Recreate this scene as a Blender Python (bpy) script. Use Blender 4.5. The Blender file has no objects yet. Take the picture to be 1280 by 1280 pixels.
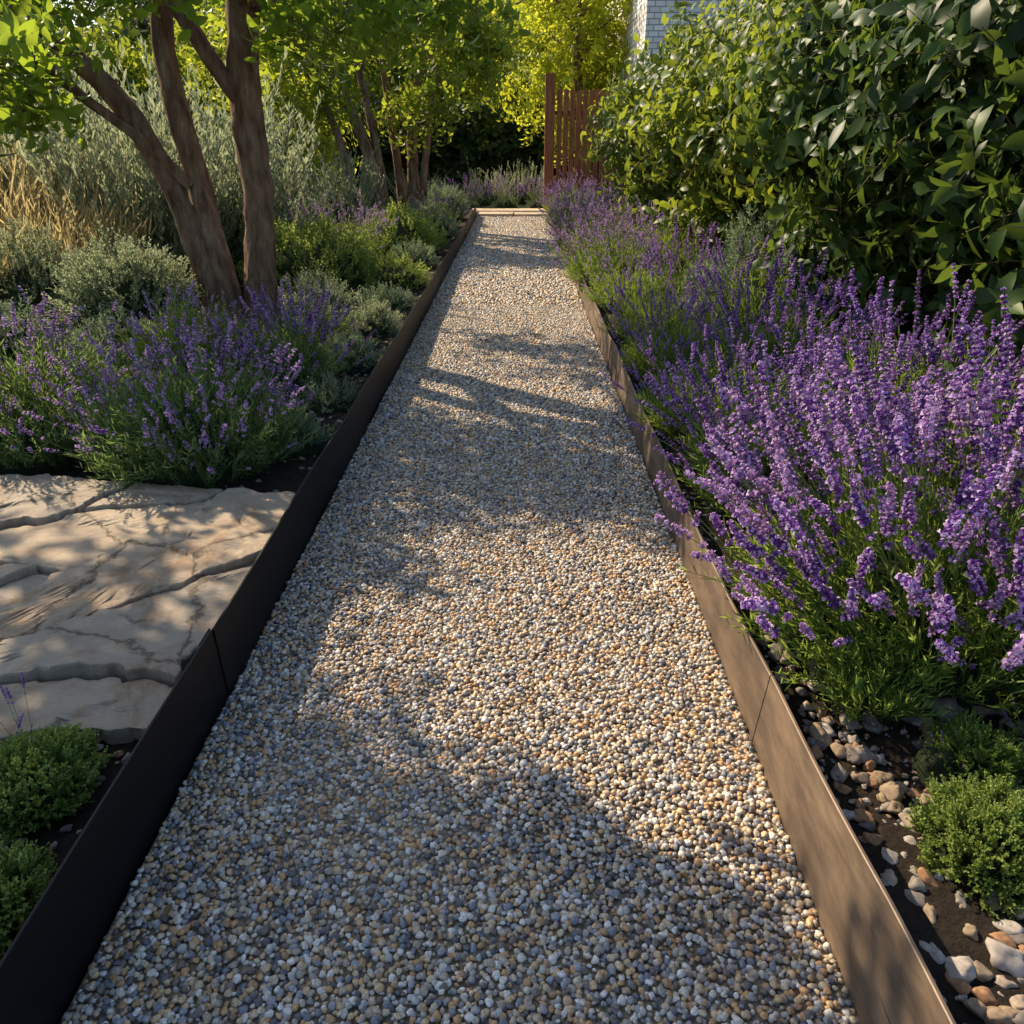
import bpy, math, random
import numpy as np
from mathutils import Vector, Matrix, noise, Quaternion

R = random.Random(7)
scene = bpy.context.scene
UP = Vector((0,0,1))

# ------------------------------------------------------------------ materials
def newmat(name):
    m = bpy.data.materials.new(name); m.use_nodes = True
    nt = m.node_tree
    for n in list(nt.nodes): nt.nodes.remove(n)
    out = nt.nodes.new('ShaderNodeOutputMaterial')
    return m, nt, out

def N(nt, t, **kw):
    n = nt.nodes.new(t)
    for k, v in kw.items(): setattr(n, k, v)
    return n

def ramp(nt, stops, interp='LINEAR'):
    r = nt.nodes.new('ShaderNodeValToRGB'); cr = r.color_ramp; cr.interpolation = interp
    while len(cr.elements) < len(stops): cr.elements.new(0.5)
    for e, (p, c) in zip(cr.elements, stops):
        e.position = p; e.color = (c[0], c[1], c[2], 1)
    return r

def leafmat(name, c1, c2, trans=None, tf=0.4, rough=0.45, spec=0.4):
    m, nt, out = newmat(name)
    oi = N(nt, 'ShaderNodeAttribute'); oi.attribute_name='rnd'; ge = N(nt, 'ShaderNodeNewGeometry')
    ad = N(nt, 'ShaderNodeMath', operation='ADD'); L = nt.links.new
    L(oi.outputs['Fac'], ad.inputs[0]); L(ge.outputs['Random Per Island'], ad.inputs[1])
    ml = N(nt, 'ShaderNodeMath', operation='MULTIPLY'); ml.inputs[1].default_value = .5
    L(ad.outputs[0], ml.inputs[0])
    dark = tuple(x*.6 for x in c1)
    r = ramp(nt, [(0.05, dark), (0.4, c1), (0.8, c2), (1.0, tuple(min(1, x*1.25) for x in c2))])
    L(ml.outputs[0], r.inputs[0])
    p = N(nt, 'ShaderNodeBsdfPrincipled'); p.inputs['Roughness'].default_value = rough
    p.inputs['Specular IOR Level'].default_value = spec
    L(r.outputs[0], p.inputs['Base Color'])
    if trans:
        t = N(nt, 'ShaderNodeBsdfTranslucent')
        mx = N(nt, 'ShaderNodeMixRGB', blend_type='MIX'); mx.inputs[0].default_value = .7
        L(r.outputs[0], mx.inputs[1]); mx.inputs[2].default_value = (*trans, 1)
        L(mx.outputs[0], t.inputs[0])
        ms = N(nt, 'ShaderNodeMixShader'); ms.inputs[0].default_value = tf
        L(p.outputs[0], ms.inputs[1]); L(t.outputs[0], ms.inputs[2]); L(ms.outputs[0], out.inputs[0])
    else: L(p.outputs[0], out.inputs[0])
    return m

def noisemat(name, stops, scale=8, detail=8, rough=.85, bump=.3, bscale=30, bdist=.02, metallic=0, coord='Object', stretch=(1,1,1), spec=.3):
    m, nt, out = newmat(name); L = nt.links.new
    tc = N(nt, 'ShaderNodeTexCoord'); mp = N(nt, 'ShaderNodeMapping'); mp.inputs['Scale'].default_value = stretch
    L(tc.outputs[coord], mp.inputs[0])
    n1 = N(nt, 'ShaderNodeTexNoise'); n1.inputs['Scale'].default_value = scale; n1.inputs['Detail'].default_value = detail
    n1.inputs['Roughness'].default_value = .65
    L(mp.outputs[0], n1.inputs['Vector'])
    r = ramp(nt, stops); L(n1.outputs['Fac'], r.inputs[0])
    p = N(nt, 'ShaderNodeBsdfPrincipled'); p.inputs['Roughness'].default_value = rough
    p.inputs['Metallic'].default_value = metallic; p.inputs['Specular IOR Level'].default_value = spec
    L(r.outputs[0], p.inputs['Base Color'])
    n2 = N(nt, 'ShaderNodeTexNoise'); n2.inputs['Scale'].default_value = bscale; n2.inputs['Detail'].default_value = 8
    n2.inputs['Roughness'].default_value = .7
    L(mp.outputs[0], n2.inputs['Vector'])
    b = N(nt, 'ShaderNodeBump'); b.inputs['Strength'].default_value = bump; b.inputs['Distance'].default_value = bdist
    L(n2.outputs['Fac'], b.inputs['Height']); L(b.outputs[0], p.inputs['Normal'])
    L(p.outputs[0], out.inputs[0])
    return m

def pebblemat(name, cols, rough=.55):
    m, nt, out = newmat(name); L = nt.links.new
    oi = N(nt, 'ShaderNodeObjectInfo')
    k = len(cols)
    r = ramp(nt, [(i/k, c) for i, c in enumerate(cols)], 'CONSTANT'); L(oi.outputs['Random'], r.inputs[0])
    tc = N(nt, 'ShaderNodeTexCoord'); n1 = N(nt, 'ShaderNodeTexNoise'); n1.inputs['Scale'].default_value = 2.2; n1.inputs['Detail'].default_value = 3
    L(tc.outputs['Object'], n1.inputs['Vector'])
    r2 = ramp(nt, [(.3, (.62,.62,.62)), (.7, (1.2,1.2,1.2))]); L(n1.outputs['Fac'], r2.inputs[0])
    mx = N(nt, 'ShaderNodeMixRGB', blend_type='MULTIPLY'); mx.inputs[0].default_value = 1
    L(r.outputs[0], mx.inputs[1]); L(r2.outputs[0], mx.inputs[2])
    p = N(nt, 'ShaderNodeBsdfPrincipled'); p.inputs['Roughness'].default_value = rough
    L(mx.outputs[0], p.inputs['Base Color']); L(p.outputs[0], out.inputs[0])
    return m

M_PEB = pebblemat('pebble_mix', [(.60,.45,.28),(.40,.34,.27),(.70,.63,.52),(.46,.27,.13),(.13,.125,.13),(.62,.50,.34),(.34,.34,.35),(.58,.34,.15),(.78,.73,.65),(.44,.36,.26),(.20,.16,.13),(.64,.45,.24),(.22,.23,.25),(.50,.47,.43)], .5)
M_ROCK = pebblemat('rock_mix', [(.26,.19,.12),(.22,.19,.16),(.32,.25,.19),(.30,.16,.08),(.14,.12,.11),(.34,.30,.26)], .85)
M_GRAVBASE = noisemat('gravel_bed', [(.3,(.12,.09,.06)),(.7,(.42,.33,.22))], 90, 4, .9, .8, 90, .01)
M_SOIL = noisemat('soil', [(.3,(.018,.012,.008)),(.6,(.045,.030,.018)),(.8,(.09,.06,.036))], 25, 10, .95, 1, 40, .05)
M_GROUND = noisemat('ground_mat', [(.3,(.02,.03,.01)),(.7,(.05,.06,.02))], 3, 10, .95, .6, 20, .05)
M_STEELL = noisemat('shade_tinted_steel', [(.3,(.0025,.003,.005)),(.7,(.006,.0065,.009))], 4, 10, .5, .15, 60, .002, 0, stretch=(1,.6,3), spec=.2)  # left edging: shade and blue sky reflection painted into the base colour
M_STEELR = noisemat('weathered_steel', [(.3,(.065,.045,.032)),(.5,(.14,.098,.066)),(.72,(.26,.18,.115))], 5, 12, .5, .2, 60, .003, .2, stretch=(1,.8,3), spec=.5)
M_BARK = noisemat('bark', [(.3,(.09,.05,.03)),(.5,(.27,.165,.105)),(.62,(.38,.26,.18)),(.75,(.55,.43,.32))], 14, 12, .9, 1.0, 34, .05, stretch=(1,1,.3))
M_TWIG = noisemat('twig', [(.3,(.07,.045,.025)),(.7,(.16,.12,.06))], 9, 4, .9, .3, 30, .01)
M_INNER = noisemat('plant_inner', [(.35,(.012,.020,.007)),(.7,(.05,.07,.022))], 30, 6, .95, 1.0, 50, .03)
M_CORTEN = noisemat('rusty_wood', [(.3,(.12,.04,.018)),(.7,(.34,.13,.055))], 6, 10, .8, .5, 30, .01, stretch=(3,3,.5))
M_PAINT = noisemat('white_frame', [(.3,(.6,.6,.57)),(.7,(.75,.74,.7))], 6, 6, .5, .05, 30, .002)
M_ROOF = noisemat('roof_tile', [(.3,(.09,.06,.05)),(.7,(.18,.12,.1))], 6, 6, .8, .5, 20, .02)
M_GLASS = noisemat('window_glass', [(.3,(.02,.025,.03)),(.7,(.04,.045,.05))], 2, 2, .08, .02, 3, .002, spec=.8)

def brickmat():
    m, nt, out = newmat('white_brick'); L = nt.links.new
    tc = N(nt,'ShaderNodeTexCoord'); mp=N(nt,'ShaderNodeMapping'); mp.inputs['Rotation'].default_value=(math.radians(90),0,0)
    cb=N(nt,'ShaderNodeTexBrick'); cb.inputs['Color1'].default_value=(.80,.75,.70,1); cb.inputs['Color2'].default_value=(.60,.56,.53,1); cb.inputs['Mortar'].default_value=(.28,.26,.25,1)
    cb.inputs['Scale'].default_value=2.6; cb.inputs['Mortar Size'].default_value=.02
    L(tc.outputs['Object'],mp.inputs[0]); L(mp.outputs[0],cb.inputs[0])
    p=N(nt,'ShaderNodeBsdfPrincipled'); p.inputs['Roughness'].default_value=.85
    b=N(nt,'ShaderNodeBump'); b.invert=True; b.inputs['Distance'].default_value=.02; L(cb.outputs['Fac'],b.inputs['Height']); L(b.outputs[0],p.inputs['Normal'])
    L(cb.outputs['Color'],p.inputs['Base Color']); L(p.outputs[0],out.inputs[0]); return m
M_BRICK=brickmat()

def slabmat():
    m, nt, out = newmat('flagstone_mat'); L = nt.links.new
    tc = N(nt, 'ShaderNodeTexCoord'); oi = N(nt, 'ShaderNodeNewGeometry')
    n1 = N(nt, 'ShaderNodeTexNoise'); n1.inputs['Scale'].default_value = 3.2; n1.inputs['Detail'].default_value = 15; n1.inputs['Roughness'].default_value = .78
    n1.inputs['Distortion'].default_value = .3
    L(tc.outputs['Object'], n1.inputs['Vector'])
    r = ramp(nt, [(.30,(.24,.14,.08)),(.40,(.50,.34,.21)),(.49,(.66,.55,.43)),(.58,(.74,.65,.53)),(.66,(.68,.44,.25)),(.76,(.45,.26,.13))]); L(n1.outputs['Fac'], r.inputs[0])
    r3 = ramp(nt, [(0,(.74,.72,.72)),(.5,(.95,.90,.84)),(1,(1.1,.98,.84))]); L(oi.outputs['Random Per Island'], r3.inputs[0])
    mx = N(nt, 'ShaderNodeMixRGB', blend_type='MULTIPLY'); mx.inputs[0].default_value = 1
    L(r.outputs[0], mx.inputs[1]); L(r3.outputs[0], mx.inputs[2])
    n3 = N(nt,'ShaderNodeTexNoise'); n3.inputs['Scale'].default_value=5; n3.inputs['Detail'].default_value=10; n3.inputs['Roughness'].default_value=.7
    L(tc.outputs['Object'], n3.inputs['Vector'])
    va = N(nt,'ShaderNodeMixRGB',blend_type='ADD'); va.inputs[0].default_value=.18; L(tc.outputs['Object'],va.inputs[1]); L(n3.outputs['Color'],va.inputs[2])
    vo = N(nt,'ShaderNodeTexVoronoi',feature='DISTANCE_TO_EDGE'); vo.inputs['Scale'].default_value=.9; L(va.outputs[0],vo.inputs['Vector'])
    rc = ramp(nt,[(0,(.25,.19,.15)),(.004,(.6,.55,.5)),(.009,(1,1,1))]); L(vo.outputs['Distance'],rc.inputs[0])
    mx2 = N(nt, 'ShaderNodeMixRGB', blend_type='MULTIPLY'); mx2.inputs[0].default_value = .9
    L(mx.outputs[0],mx2.inputs[1]); L(rc.outputs[0],mx2.inputs[2])
    mp = N(nt, 'ShaderNodeMapping'); mp.inputs['Scale'].default_value = (2, 4, 4); mp.inputs['Rotation'].default_value = (0,0,.5)
    L(tc.outputs['Object'], mp.inputs[0])
    n2 = N(nt, 'ShaderNodeTexNoise'); n2.inputs['Scale'].default_value = 3.5; n2.inputs['Detail'].default_value = 15; n2.inputs['Roughness'].default_value = .8
    L(mp.outputs[0], n2.inputs['Vector'])
    b = N(nt, 'ShaderNodeBump'); b.inputs['Strength'].default_value = 1; b.inputs['Distance'].default_value = .06
    L(n2.outputs['Fac'], b.inputs['Height'])
    b2 = N(nt, 'ShaderNodeBump'); b2.inputs['Strength'].default_value = 1; b2.inputs['Distance'].default_value = .012
    L(rc.outputs[0], b2.inputs['Height']); L(b.outputs[0], b2.inputs['Normal'])
    p = N(nt, 'ShaderNodeBsdfPrincipled'); p.inputs['Roughness'].default_value = .55
    L(mx2.outputs[0], p.inputs['Base Color']); L(b2.outputs[0], p.inputs['Normal']); L(p.outputs[0], out.inputs[0])
    return m
M_SLAB = slabmat()

# ------------------------------------------------------------------ mesh builder
class MB:
    def __init__(s): s.v=[]; s.f=[]; s.m=[]
    def add(s, vs, fs, mi=0):
        o=len(s.v); s.v += [tuple(a) for a in vs]
        s.f += [tuple(i+o for i in f) for f in fs]; s.m += [mi]*len(fs)
    def leaf(s, p, d, up, L, W, droop=0., fold=.2, mi=0, n=4, peak=.4):
        d=d.normalized(); side=d.cross(up)
        if side.length<1e-3: side=d.cross(Vector((1,0,.1)))
        side.normalize(); u=side.cross(d); vs=[]; fs=[]
        for i in range(n+1):
            t=i/n
            w = W*.5*(math.sin(math.pi*min(1, t**(math.log(.5)/math.log(peak))))**.8 if 0<t<1 else .03)
            c = p + d*(L*t) - UP*(droop*L*t*t)
            vs += [c-side*w+u*(fold*w), c, c+side*w+u*(fold*w)]
        for i in range(n):
            a=i*3; fs += [(a,a+1,a+4,a+3),(a+1,a+2,a+5,a+4)]
        s.add(vs, fs, mi)
    def blade(s, p, d, L, W, mi=0, bend=.15):
        d=d.normalized(); side=d.cross(Vector((R.uniform(-1,1),R.uniform(-1,1),R.uniform(-.3,1))))
        if side.length<1e-3: side=Vector((1,0,0))
        side.normalize(); b=side.cross(d)*(bend*L)
        m=p+d*(L*.5)+b*.4; e=p+d*L+b
        s.add([p-side*W*.3,p+side*W*.3,m+side*W*.5,m-side*W*.5,e],[(0,1,2,3),(3,2,4)],mi)
    def tube(s, pts, rad, n=6, mi=0, wob=0., cap=True):
        pts=[Vector(p) for p in pts]; k=len(pts); vs=[]; fs=[]
        ref=Vector((1,.13,.07))
        for i,p in enumerate(pts):
            t=(pts[min(i+1,k-1)]-pts[max(i-1,0)]).normalized()
            a=t.cross(ref)
            if a.length<.1: a=t.cross(Vector((0,1,.2)))
            a.normalize(); b=t.cross(a)
            for j in range(n):
                th=2*math.pi*j/n; r=rad[i]
                if wob: r*=1+wob*noise.noise(Vector((math.cos(th)*1.7+p.x*3,math.sin(th)*1.7+p.y*3,p.z*4)))+wob*.5*noise.noise(Vector((math.cos(th)*4+p.x*3,math.sin(th)*4,p.z*9)))
                vs.append(p+a*(math.cos(th)*r)+b*(math.sin(th)*r))
        for i in range(k-1):
            for j in range(n):
                fs.append((i*n+j,i*n+(j+1)%n,(i+1)*n+(j+1)%n,(i+1)*n+j))
        if cap: fs.append(tuple((k-1)*n+j for j in range(n)))
        s.add(vs,fs,mi)
    def box(s, lo, hi, mi=0):
        x0,y0,z0=lo; x1,y1,z1=hi
        s.add([(x0,y0,z0),(x1,y0,z0),(x1,y1,z0),(x0,y1,z0),(x0,y0,z1),(x1,y0,z1),(x1,y1,z1),(x0,y1,z1)],
              [(0,3,2,1),(4,5,6,7),(0,1,5,4),(1,2,6,5),(2,3,7,6),(3,0,4,7)],mi)
    def obj(s, name, mats, smooth=True, link=True, parent=None):
        me=bpy.data.meshes.new(name); me.from_pydata(s.v,[],s.f)
        for m in mats: me.materials.append(m)
        me.polygons.foreach_set('material_index', s.m)
        me.polygons.foreach_set('use_smooth',[smooth]*len(s.f)); me.update()
        o=bpy.data.objects.new(name, me)
        if link: scene.collection.objects.link(o)
        if parent: o.parent=parent
        return o

def empty(name, loc=(0,0,0)):
    e=bpy.data.objects.new(name,None); scene.collection.objects.link(e); e.empty_display_size=.2
    return e

def mk(nm,n,fn,matsfn,smooth=False,realize=True):
    c=bpy.data.collections.new(nm)
    for i in range(n):
        mb=MB(); fn(mb,i); c.objects.link(mb.obj('%s_%02d'%(nm,i),matsfn(i),smooth,link=False))
    return c,n,realize
def proto(name, n, fn, mats, smooth=True, realize=True): return mk(name,n,fn,lambda i:mats,smooth,realize)

_groups={}
def gn(coll,realize):
    if coll.name in _groups: return _groups[coll.name]
    g=bpy.data.node_groups.new('scatter_'+coll.name,'GeometryNodeTree')
    g.interface.new_socket('Geometry',in_out='INPUT',socket_type='NodeSocketGeometry')
    g.interface.new_socket('Geometry',in_out='OUTPUT',socket_type='NodeSocketGeometry')
    nd=g.nodes.new; L=g.links.new
    gi=nd('NodeGroupInput'); go=nd('NodeGroupOutput')
    iop=nd('GeometryNodeInstanceOnPoints'); ci=nd('GeometryNodeCollectionInfo')
    ci.inputs['Collection'].default_value=coll; ci.inputs['Separate Children'].default_value=True; ci.inputs['Reset Children'].default_value=True
    def attr(nm,t):
        a=nd('GeometryNodeInputNamedAttribute'); a.data_type=t; a.inputs['Name'].default_value=nm; return a.outputs['Attribute']
    L(gi.outputs[0],iop.inputs['Points']); L(ci.outputs[0],iop.inputs['Instance'])
    L(attr('sel','BOOLEAN'),iop.inputs['Selection'])
    iop.inputs['Pick Instance'].default_value=True
    L(attr('idx','INT'),iop.inputs['Instance Index'])
    e2r=nd('FunctionNodeEulerToRotation'); L(attr('rot','FLOAT_VECTOR'),e2r.inputs[0]); L(e2r.outputs[0],iop.inputs['Rotation'])
    L(attr('scl','FLOAT_VECTOR'),iop.inputs['Scale'])
    src=iop.outputs[0]
    if realize:
        rz=nd('GeometryNodeRealizeInstances'); L(src,rz.inputs[0]); src=rz.outputs[0]
    j=nd('GeometryNodeJoinGeometry'); L(gi.outputs[0],j.inputs[0]); L(src,j.inputs[0]); L(j.outputs[0],go.inputs[0])
    _groups[coll.name]=g; return g

def scatter(name, insts, pc, base=None, basemats=(), parent=None):
    coll,n,rl=pc
    if isinstance(insts,tuple): P,E,S=insts
    else:
        P=np.array([tuple(a[0]) for a in insts],dtype=np.float32)
        E=np.array([tuple(a[1]) for a in insts],dtype=np.float32)
        S=np.array([(a[2],)*3 if not hasattr(a[2],'__len__') else tuple(a[2]) for a in insts],dtype=np.float32)
    bv=base.v if base else []; bf=base.f if base else []
    nb=len(bv); k=len(P)
    me=bpy.data.meshes.new(name)
    allv=np.vstack([np.array(bv,dtype=np.float32).reshape(-1,3),P]) if nb else P
    me.from_pydata(allv.tolist(),[],bf)
    for m in basemats: me.materials.append(m)
    if bf:
        me.polygons.foreach_set('material_index',base.m); me.polygons.foreach_set('use_smooth',[True]*len(bf))
    def put(nm,t,arr,key):
        a=me.attributes.new(nm,t,'POINT'); a.data.foreach_set(key,arr)
    z3=np.zeros((nb,3),dtype=np.float32)
    put('rot','FLOAT_VECTOR',np.vstack([z3,E]).ravel(),'vector')
    put('scl','FLOAT_VECTOR',np.vstack([z3+1,S]).ravel(),'vector')
    rs=np.random.RandomState(len(allv)%1000+3)
    put('idx','INT',rs.randint(0,n,nb+k).astype(np.int32),'value')
    put('rnd','FLOAT',rs.uniform(0,1,nb+k).astype(np.float32),'value')
    put('sel','BOOLEAN',np.array([False]*nb+[True]*k),'value')
    o=bpy.data.objects.new(name,me); scene.collection.objects.link(o)
    md=o.modifiers.new('scatter','NODES'); md.node_group=gn(coll,rl)
    if parent: o.parent=parent
    return o

def eul(d, roll=None):
    q=Vector(d).to_track_quat('Z','Y')
    q=q @ Quaternion((0,0,1), R.uniform(0,6.283) if roll is None else roll)
    e=q.to_euler(); return (e.x,e.y,e.z)

def rvec():
    while True:
        v=Vector((R.uniform(-1,1),R.uniform(-1,1),R.uniform(-1,1)))
        if .05<v.length<1: return v.normalized()

# ------------------------------------------------------------------ prototypes
def ico_blob(mb,i,sub=2,sq=(1,.85,.6),amp=.25,fr=1.2,facet=0):
    import bmesh
    bm=bmesh.new(); bmesh.ops.create_icosphere(bm,subdivisions=sub,radius=1)
    off=Vector((i*7.3,i*3.1,i*1.7))
    vs=[]
    bm.verts.index_update()
    for v in bm.verts:
        k=1+amp*noise.noise(v.co*fr+off)+facet*abs(noise.noise(v.co*2.3+off))
        c=v.co*k
        if facet:
            for a in range(5):
                nn=Vector((math.sin(a*2.1+i),math.cos(a*3.7+i*2),math.sin(a*1.3+i*3))).normalized(); dd=c.dot(nn)
                if dd>.68: c=c-nn*(dd-.68)*.9
        vs.append((c.x*sq[0],c.y*sq[1],c.z*sq[2]))
    mb.add(vs,[tuple(x.index for x in f.verts) for f in bm.faces]); bm.free()
PEB=proto('pebble',7,lambda mb,i: ico_blob(mb,i,2,(1,.7+.05*i,.55+.04*i),.5,1.3),[M_PEB],True,False)
ROCK=proto('rock',6,lambda mb,i: ico_blob(mb,i,3,(1,.7+.05*i,.5+.05*i),.6,1.3,.15),[M_ROCK],True,False)

M_STEM=leafmat('lav_stem',(.12,.18,.05),(.22,.30,.10),(.40,.52,.14),.35)
def flower(nm,a,b,t): return leafmat(nm,a,b,t,.4,.6,.2)
M_FL1=flower('lav_flower_deep',(.16,.060,.27),(.31,.145,.47),(.48,.22,.70))
M_FL1b=flower('lav_petal_deep',(.34,.17,.53),(.56,.35,.74),(.64,.4,.85))
M_FL2=flower('lav_flower_pale',(.30,.15,.35),(.49,.30,.56),(.62,.39,.70))
M_FL2b=flower('lav_petal_pale',(.48,.30,.58),(.66,.48,.75),(.75,.53,.85))

def lav_stem(mb,i,L=.34,SP=.11,wh=9,rad=.0125):
    L*=R.uniform(.85,1.15); bx=R.uniform(-.06,.06); by=R.uniform(-.06,.06); SP*=R.uniform(.7,1.2)
    def c(t): return Vector((bx*t*t,by*t*t,L*t))
    T=1+SP/L
    ts=[0,.35,.7,1,T*.98]
    mb.tube([c(t) for t in ts],[.0018,.0017,.0015,.0013,.0008],3,0,cap=False)
    for k in range(4):
        t=R.uniform(.1,.7); d=Vector((R.uniform(-1,1),R.uniform(-1,1),1.8)); mb.blade(c(t),d,.035,.004,0)
    for w in range(wh):
        t=1+(w+R.uniform(-.2,.2))*SP/L/wh
        if w==0: t-=.025/L
        p=c(t); r=rad*(1.0-.45*(w/wh)**1.5)*R.uniform(.75,1.15)
        nf=6 if w<wh*.7 else 5
        off=R.uniform(0,6)
        for f in range(nf):
            th=off+6.283*f/nf+R.uniform(-.25,.25)
            d=Vector((math.cos(th),math.sin(th),R.uniform(.5,1.1))).normalized()
            ln=r*R.uniform(.8,1.15); wd=.0035*R.uniform(.8,1.2)*rad/.0125
            a=d.cross(UP).normalized(); b=a.cross(d)
            m=p+d*ln*.55; e=p+d*ln; k1=m+a*wd; k2=m-a*wd*.5+b*wd*.87; k3=m-a*wd*.5-b*wd*.87
            mb.add([p,k1,k2,k3,e],[(0,2,1),(0,3,2),(0,1,3),(4,1,2),(4,2,3),(4,3,1)],1)
            if R.random()<.5:
                q=e-d*.002; s=.0042
                mb.add([q-a*s,q+d*.003-b*s,q+a*s+d*.002,q+b*s+d*.003],[(0,1,2,3)],2)
LAV=proto('lavstem',8,lav_stem,[M_STEM,M_FL1,M_FL1b],False)
LAVM=mk('lavmid',9,lambda mb,i: lav_stem(mb,i,.36,.115,8,.0150),lambda i:[M_STEM,M_FL2 if i%3==0 else M_FL1,M_FL2b])
LAVP=mk('lavpale',8,lambda mb,i: lav_stem(mb,i,.30,.075,6,.0120),lambda i:[M_STEM,M_FL1 if i%4==0 else M_FL2,M_FL2b])

def tuft(mb,i,H=.20,nl=34,ll=.045,lw=.0045,spread=.6,nst=3,mi=1):
    for s in range(nst):
        d0=Vector((R.uniform(-.35,.35),R.uniform(-.35,.35),1)).normalized()
        h=H*R.uniform(.7,1.1); bx,by=R.uniform(-.15,.15),R.uniform(-.15,.15)
        c=lambda t: d0*(h*t)+Vector((bx,by,0))*(h*t*t)
        mb.tube([c(0),c(.5),c(1)],[.0016,.0012,.0007],3,0,cap=False)
        for k in range(nl//nst):
            t=.1+.9*(k+R.random())/(nl/nst); t=min(t,1)
            th=R.uniform(0,6.283); d=Vector((math.cos(th)*spread,math.sin(th)*spread,R.uniform(.5,1.1)))
            mb.blade(c(t),d,ll*R.uniform(.6,1.2)*(1.1-.5*t),lw*R.uniform(.8,1.3),mi)
M_LG=leafmat('lav_leaf',(.09,.14,.055),(.20,.28,.11),(.36,.50,.12),.4,.6,.25)
M_LGR=leafmat('lav_leaf_green',(.10,.17,.035),(.22,.31,.07),(.48,.62,.09),.45,.6,.25)
M_LB=leafmat('blue_leaf',(.13,.18,.13),(.30,.36,.27),(.34,.45,.22),.35,.65,.2)
M_LY=leafmat('lime_leaf',(.15,.22,.045),(.32,.41,.11),(.58,.68,.14),.45,.55,.25)
M_LW=leafmat('straw_leaf',(.34,.27,.13),(.58,.46,.24),(.80,.66,.32),.45,.6,.2)
M_LS=leafmat('sage_leaf',(.18,.22,.14),(.38,.43,.29),(.52,.58,.32),.4,.65,.2)
TUFT=proto('lavtuft',5,lambda mb,i: tuft(mb,i),[M_STEM,M_LG],False)
TUFTG=proto('lavtuftg',5,lambda mb,i: tuft(mb,i,.26,36,.06,.0045,.4),[M_STEM,M_LGR],False)
TUFTB=proto('bluetuft',4,lambda mb,i: tuft(mb,i,.12,40,.03,.005,.9),[M_STEM,M_LB],False)
TUFTS=proto('sagetuft',4,lambda mb,i: tuft(mb,i,.16,48,.028,.007,.8),[M_STEM,M_LS],False)
TUFTY=proto('limetuft',4,lambda mb,i: tuft(mb,i,.14,44,.03,.006,.8),[M_STEM,M_LY],False)
THYME=proto('thyme',4,lambda mb,i: tuft(mb,i,.06,52,.010,.006,1.2,4),[M_STEM,M_LY],False)
THYMEG=proto('thymeg',4,lambda mb,i: tuft(mb,i,.06,52,.010,.006,1.2,4),[M_STEM,M_LGR],False)
PLUME=proto('plume',5,lambda mb,i: tuft(mb,i,.8,150,.06,.009,.5,3),[M_TWIG,M_LS],False)
STRAW=proto('straw',4,lambda mb,i: tuft(mb,i,.7,70,.20,.008,.3,6),[M_LW,M_LW],False)

def cluster(mb,i,nl=9,L=.09,W=.045,twig=.22,droop=.35,n=4,peak=.42):
    bend=Vector((R.uniform(-.3,.3),R.uniform(-.3,.3),0))
    c=lambda t: Vector((0,0,twig*t))+bend*(twig*t*t)
    mb.tube([c(0),c(.5),c(1)],[.0035,.0025,.0012],3,0,cap=False)
    for k in range(nl):
        t=.15+.85*(k+.5)/nl; th=k*2.4+R.uniform(-.4,.4)
        d=Vector((math.cos(th),math.sin(th),R.uniform(.1,.9)*1.0)).normalized()
        s=R.uniform(.7,1.15)
        mb.leaf(c(t)+d*.008,d,UP+rvec()*.4,L*s,W*s,R.uniform(.1,1)*droop,R.uniform(.1,.45),1,n,peak)
M_TL=leafmat('tree_leaf',(.05,.11,.018),(.11,.20,.03),(.55,.72,.05),.5,.42,.4)
M_VL=leafmat('vine_leaf_shaded',(.024,.056,.015),(.06,.11,.024),(.26,.38,.045),.3,.45,.25)  # near stretch of vine: tree shade put into a darker leaf colour
M_VY=leafmat('vine_leaf_sunlit',(.045,.09,.015),(.12,.18,.03),(.50,.58,.05),.42,.45,.3)  # same vine farther on: sunlight put into a lighter, yellower leaf colour
M_YL=leafmat('yellow_leaf',(.17,.26,.02),(.38,.44,.04),(.88,.90,.06),.6,.5,.3)
M_DL=leafmat('dark_leaf',(.02,.045,.012),(.055,.09,.02),(.2,.3,.03),.35,.5,.3)
M_ML=leafmat('mid_leaf',(.07,.13,.018),(.16,.23,.03),(.62,.70,.05),.5,.5,.3)
TL=proto('treeleaf',6,lambda mb,i: cluster(mb,i,9,.12,.056,.26,.9),[M_TWIG,M_TL])
VL=proto('vineleaf',6,lambda mb,i: cluster(mb,i,9,.11,.050,.26,.9,3),[M_TWIG,M_VL])
VLY=proto('vineleafy',6,lambda mb,i: cluster(mb,i,9,.10,.044,.26,.8,3),[M_TWIG,M_VY])
YL=proto('yellowleaf',4,lambda mb,i: cluster(mb,i,12,.10,.05,.35,.5,n=2,peak=.5),[M_TWIG,M_YL])
DL=proto('darkleaf',4,lambda mb,i: cluster(mb,i,12,.10,.055,.3,.5,n=2,peak=.5),[M_TWIG,M_DL])
ML=proto('midleaf',4,lambda mb,i: cluster(mb,i,12,.10,.055,.3,.5,n=2,peak=.5),[M_TWIG,M_ML])
M_DRY=leafmat('dry_leaf',(.22,.13,.05),(.40,.26,.10),(.5,.35,.12),.2,.6,.2)
DRY=proto('dryleaf',4,lambda mb,i: mb.leaf(Vector((-.02,0,.002)),Vector((1,0,.12)),UP,.04,.016,.15,.5,0,4),[M_DRY])

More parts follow.
